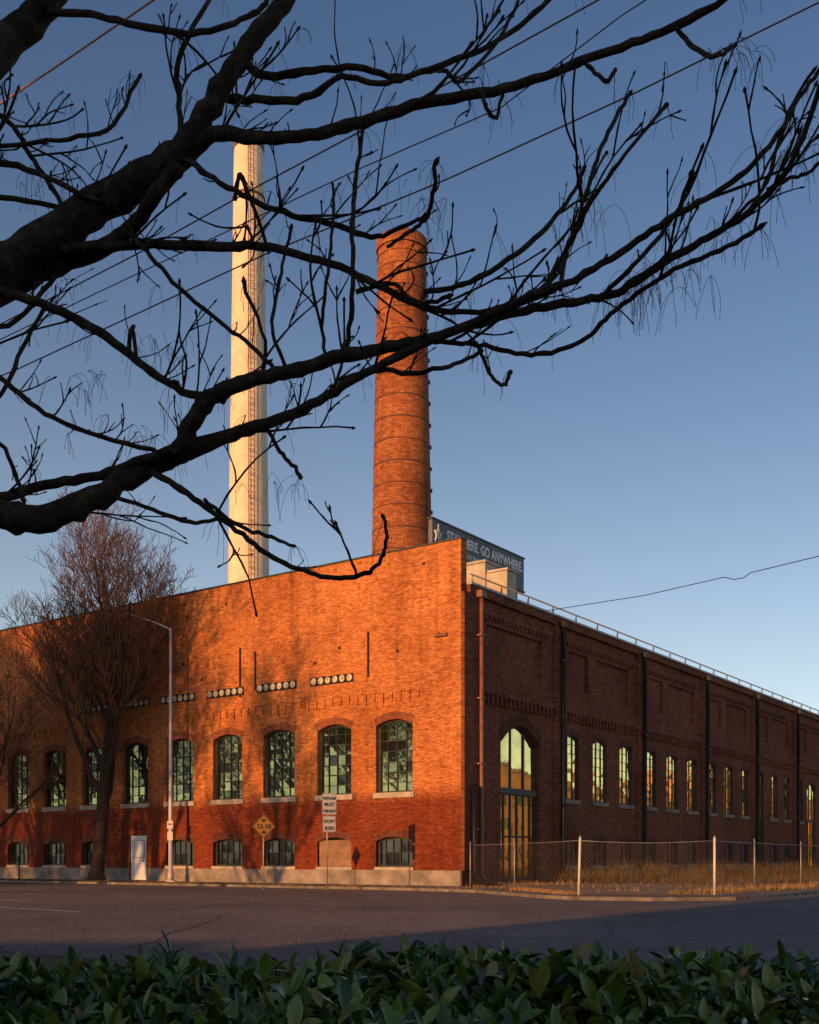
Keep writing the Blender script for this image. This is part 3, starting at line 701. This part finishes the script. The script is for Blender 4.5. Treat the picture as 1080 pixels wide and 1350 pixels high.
def cr(P,n):
    out=[]
    for i in range(len(P)-1):
        p0=P[max(0,i-1)];p1=P[i];p2=P[i+1];p3=P[min(len(P)-1,i+2)]
        for k in range(n):
            t=k/n; out.append([0.5*((2*b)+(-a+c)*t+(2*a-5*b+4*c-d)*t*t+(-a+3*b-3*c+d)*t**3) for a,b,c,d in zip(p0,p1,p2,p3)])
    out.append(list(P[-1])); return out
ft=empty('bare_tree'); tb=MB(); tw=MB(); sd=MB()
rnd=random.Random(21)
def twig(p,dr,L,r,lv):
    n=7; pts=[p];rad=[r]; q=p.copy(); d_=dr.copy(); curl=Vector((rnd.gauss(0,.07),rnd.gauss(0,.07),rnd.uniform(-0.01,0.15)))
    for i in range(n):
        d_=(d_+curl+Vector((rnd.gauss(0,.07),rnd.gauss(0,.07),rnd.gauss(0,.06)))).normalized()
        q=q+d_*L/n; pts.append(q.copy()); rad.append(r*(1-0.50*(i+1)/n)*(1.15 if i%2 else 0.95))
    rad[-1]=r*0.7
    tw.tube(pts,rad,5,0)
    tip=pts[-1]
    if L>0.1: tw.tube([tip,tip+d_*0.008,tip+d_*0.022],[r*0.8,r*1.25,r*0.3],5,0)
    if lv<2:
        for c in range(rnd.choice([1,2,3]) if lv==0 else rnd.choice([0,1,2])):
            i=rnd.randint(1,n-1); ax=(pts[i+1]-pts[i]).normalized(); o=Matrix.Rotation(rnd.uniform(0,6.28),3,ax)@ax.orthogonal().normalized()
            nd_=(ax*0.9+o*0.6+Vector((0,0,0.2))).normalized(); twig(pts[i],nd_,L*rnd.uniform(0.35,0.65),r*0.75,lv+1)
    if rnd.random()<0.22: tassel(tip)
def tassel(p):
    for k in range(rnd.randint(1,4)):
        L=rnd.uniform(0.06,0.20); q=Vector(p); pts=[q.copy()]; d_=Vector((rnd.gauss(0,.7),rnd.gauss(0,.7),rnd.uniform(-0.6,0.6)))
        for i in range(6):
            d_=(d_+Vector((rnd.gauss(0,.12),rnd.gauss(0,.12),-0.5))).normalized(); q=q+d_*L/6; pts.append(q.copy())
        sd.tube(pts,0.0010,3,0,cap=False)
for bi,(P,d0,d1,dens) in enumerate(BR):
    P=[(x,y,w*(0.92 if w>=35 else (0.88 if w>=10 else 0.80))) for x,y,w in P]
    S=cr(P,5); N=len(S); pts=[];rad=[]
    ph=rnd.uniform(0,6)
    for i,(x,y,w) in enumerate(S):
        t=i/(N-1); d_=d0+(d1-d0)*t+0.16*math.sin(t*5+ph)*(1 if N>20 else 0.3)*min(1,4*t)
        j=0.0006*d_*(1 if w<25 else 2.0)
        pts.append(W(x,y,d_)+Vector((rnd.gauss(0,j),rnd.gauss(0,j),rnd.gauss(0,j)))); rad.append(max(0.003,w*0.5/F*d_*(1+rnd.uniform(-.06,.06))*(1.16 if rnd.random()<0.09 else 1)))
    tb.tube(pts,rad,14 if rad[0]>0.05 else 8,0)
    L=sum((pts[i+1]-pts[i]).length for i in range(N-1))
    nt_=int(L*dens*7.5)
    for k in range(nt_):
        i=rnd.randint(1,N-2)
        if rad[i]>0.06: continue
        ax=(pts[i+1]-pts[i]).normalized(); o=Matrix.Rotation(rnd.uniform(0,6.28),3,ax)@ax.orthogonal().normalized()
        o.y*=0.8
        nd_=(ax*0.85+o*0.6+Vector((0,0,0.35))).normalized()
        big=rnd.random()<0.26
        twig(pts[i],nd_,rnd.uniform(0.28,0.58) if big else rnd.uniform(0.06,0.24),rnd.uniform(0.0055,0.0075) if big else rnd.uniform(0.003,0.005),0 if big else 1)
    if rad[-1]<0.02:
        ax=(pts[-1]-pts[-2]).normalized()
        tw.tube([pts[-1],pts[-1]+ax*0.012,pts[-1]+ax*0.035],[rad[-1]*1.1,rad[-1]*1.35,0.001],6,0)
        for k in range(2): tassel(pts[-1])
for (x,y,d_,n_) in ((880,350,4.3,16),(850,370,4.3,14),(940,300,4.2,12),(1050,200,4.0,12),(820,385,4.4,10),(205,450,5.0,10),(190,580,5.0,8),(395,630,4.8,4),(965,60,4.2,5),(570,260,4.8,6),(640,90,4.8,8),(760,280,4.5,8),(40,230,5.2,8),(110,500,5.0,8)):
    for k in range(n_): tassel(W(x+rnd.gauss(0,26),y+rnd.gauss(0,10),d_))
tb.tube([(-3.35,5.2,-0.1),(-3.3,5.2,0.4),(-3.2,5.2,1.5),(-3.12,5.2,2.6),(-3.1,5.2,3.6),(-3.0,5.25,5.0),(-2.8,5.3,7.0),(-2.7,5.4,9.0)],[0.42,0.34,0.29,0.27,0.24,0.19,0.13,0.05],14,0)
tb.obj('limbs',[M_fb],ft); tw.obj('twigs',[M_fb],ft)
M_seed=simple('seed_strings',(0.04,0.028,0.02),0.9,0.2,3,spec=0.1); sd.obj('seed_strings',[M_seed],ft)

# ------------------------------------------------------------------ hedge
M_leaf,nt,b_=newmat('hedge_leaf')
ge=nd(nt,'ShaderNodeNewGeometry')
nt.links.new(ramp(nt,ge.outputs['Random Per Island'],[(0.0,(0.022,0.045,0.008)),(0.40,(0.070,0.125,0.016)),(0.75,(0.15,0.22,0.028)),(0.95,(0.25,0.25,0.05)),(1.0,(0.30,0.13,0.04))]),b_.inputs['Base Color'])
b_.inputs['Roughness'].default_value=0.30; b_.inputs['Specular IOR Level'].default_value=0.5
hd=MB(); rnd=random.Random(3)
def leaf(p,dr,up,L,w):
    dr=dr.normalized(); sd_=dr.cross(up)
    if sd_.length<1e-3: sd_=dr.orthogonal()
    sd_.normalize(); nn=sd_.cross(dr).normalized()
    fold=0.28*w; i=len(hd.v)
    prof=[(0,0.10),(0.2,0.6),(0.45,0.97),(0.65,0.95),(0.85,0.6),(1,0.05)]
    for t,ww in prof:
        c=p+dr*L*t-nn*(0.22*L*t*t)
        for sgn in (-1,0,1):
            hd.v.append(tuple(c+sd_*sgn*ww*w*0.5+nn*abs(sgn)*fold*ww))
    for k in range(5):
        for s_ in (0,1):
            a=i+k*3+s_; hd.f.append((a,a+1,a+4,a+3)); hd.m.append(0); hd.sm.append(True)
def htop(x,y): return 0.965+0.028*math.sin(x*3.1+1)+0.025*math.sin(x*7.3+y*4)+0.02*math.sin(y*5+x*2)
n=0
while n<2500:
    x=rnd.uniform(-2.6,2.6); y=rnd.uniform(2.05,3.65)
    if abs(x)>0.45*y+0.3 and rnd.random()<0.6: continue
    z=htop(x,y)-abs(rnd.gauss(0,0.06)); 
    if rnd.random()<0.14: z+=rnd.uniform(0.01,0.05)
    p=Vector((x,y,z-0.03)); ax=Vector((rnd.gauss(0,.5),rnd.gauss(0,.5),1)).normalized()
    k0=rnd.uniform(0,6.28); m_=rnd.randint(4,8); sc_=rnd.uniform(0.9,1.5)
    for k in range(m_):
        an=k0+k*2.4+rnd.gauss(0,.3); o=Matrix.Rotation(an,3,ax)@ax.orthogonal().normalized()
        op=0.35+1.1*(1-k/m_)+rnd.gauss(0,.15)
        dr=(ax+o*op).normalized(); leaf(p+ax*0.010*k,dr,ax,sc_*rnd.uniform(0.040,0.070),sc_*rnd.uniform(0.018,0.028))
    n+=1
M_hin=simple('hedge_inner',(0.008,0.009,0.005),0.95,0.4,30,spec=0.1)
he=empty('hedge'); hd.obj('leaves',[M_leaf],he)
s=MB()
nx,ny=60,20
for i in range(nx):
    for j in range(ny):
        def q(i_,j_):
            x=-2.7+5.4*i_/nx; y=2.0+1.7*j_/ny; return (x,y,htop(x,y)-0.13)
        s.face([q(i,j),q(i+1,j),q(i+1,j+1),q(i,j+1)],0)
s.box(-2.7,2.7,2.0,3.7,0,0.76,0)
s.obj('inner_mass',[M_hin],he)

# ------------------------------------------------------------------ light, sky, camera
to_sun=Vector((-T2.x*math.cos(SUN_EL),-T2.y*math.cos(SUN_EL),math.sin(SUN_EL)))
sl=bpy.data.lights.new('sun','SUN'); sl.energy=5.0; sl.angle=math.radians(0.6); sl.color=(1.0,0.44,0.12)
so=bpy.data.objects.new('sun',sl); bpy.context.scene.collection.objects.link(so)
so.rotation_euler=to_sun.to_track_quat('Z','Y').to_euler()
w=bpy.data.worlds.new('World'); bpy.context.scene.world=w; w.use_nodes=True; nt=w.node_tree
sk=nd(nt,'ShaderNodeTexSky',sky_type='NISHITA'); sk.sun_disc=False; sk.sun_elevation=SUN_EL; sk.sun_rotation=math.atan2(to_sun.x,to_sun.y)
sk.air_density=1.0; sk.dust_density=1.2; sk.ozone_density=2.0
col=mix(nt,1.0,sk.outputs[0],(0.66,0.71,0.84),'MULTIPLY')
tc=nd(nt,'ShaderNodeTexCoord'); sp=nd(nt,'ShaderNodeSeparateXYZ'); nt.links.new(tc.outputs['Generated'],sp.inputs[0])
hz=mth(nt,'POWER',mth(nt,'SUBTRACT',1.0,mth(nt,'MAXIMUM',sp.outputs[2],0.0)),5.0)
hc=mix(nt,hz,(0.0,0.0,0.0),(4.8,4.7,3.6)); col=mix(nt,1.0,col,hc,'ADD')
bg=nt.nodes['Background']; bg.inputs[1].default_value=0.14; nt.links.new(col,bg.inputs[0])
cam=bpy.data.cameras.new('camera'); co_=bpy.data.objects.new('camera',cam); bpy.context.scene.collection.objects.link(co_)
cam.sensor_fit='HORIZONTAL'; cam.sensor_width=36; cam.lens=36*F/1080; cam.shift_y=(HZ-675)/1080; cam.clip_end=8000; cam.clip_start=0.05
co_.location=(0,0,CH); co_.rotation_euler=(math.pi/2,0,0)
bpy.context.scene.camera=co_
bpy.context.scene.view_settings.view_transform='Standard'; bpy.context.scene.view_settings.look='None'; bpy.context.scene.view_settings.exposure=0
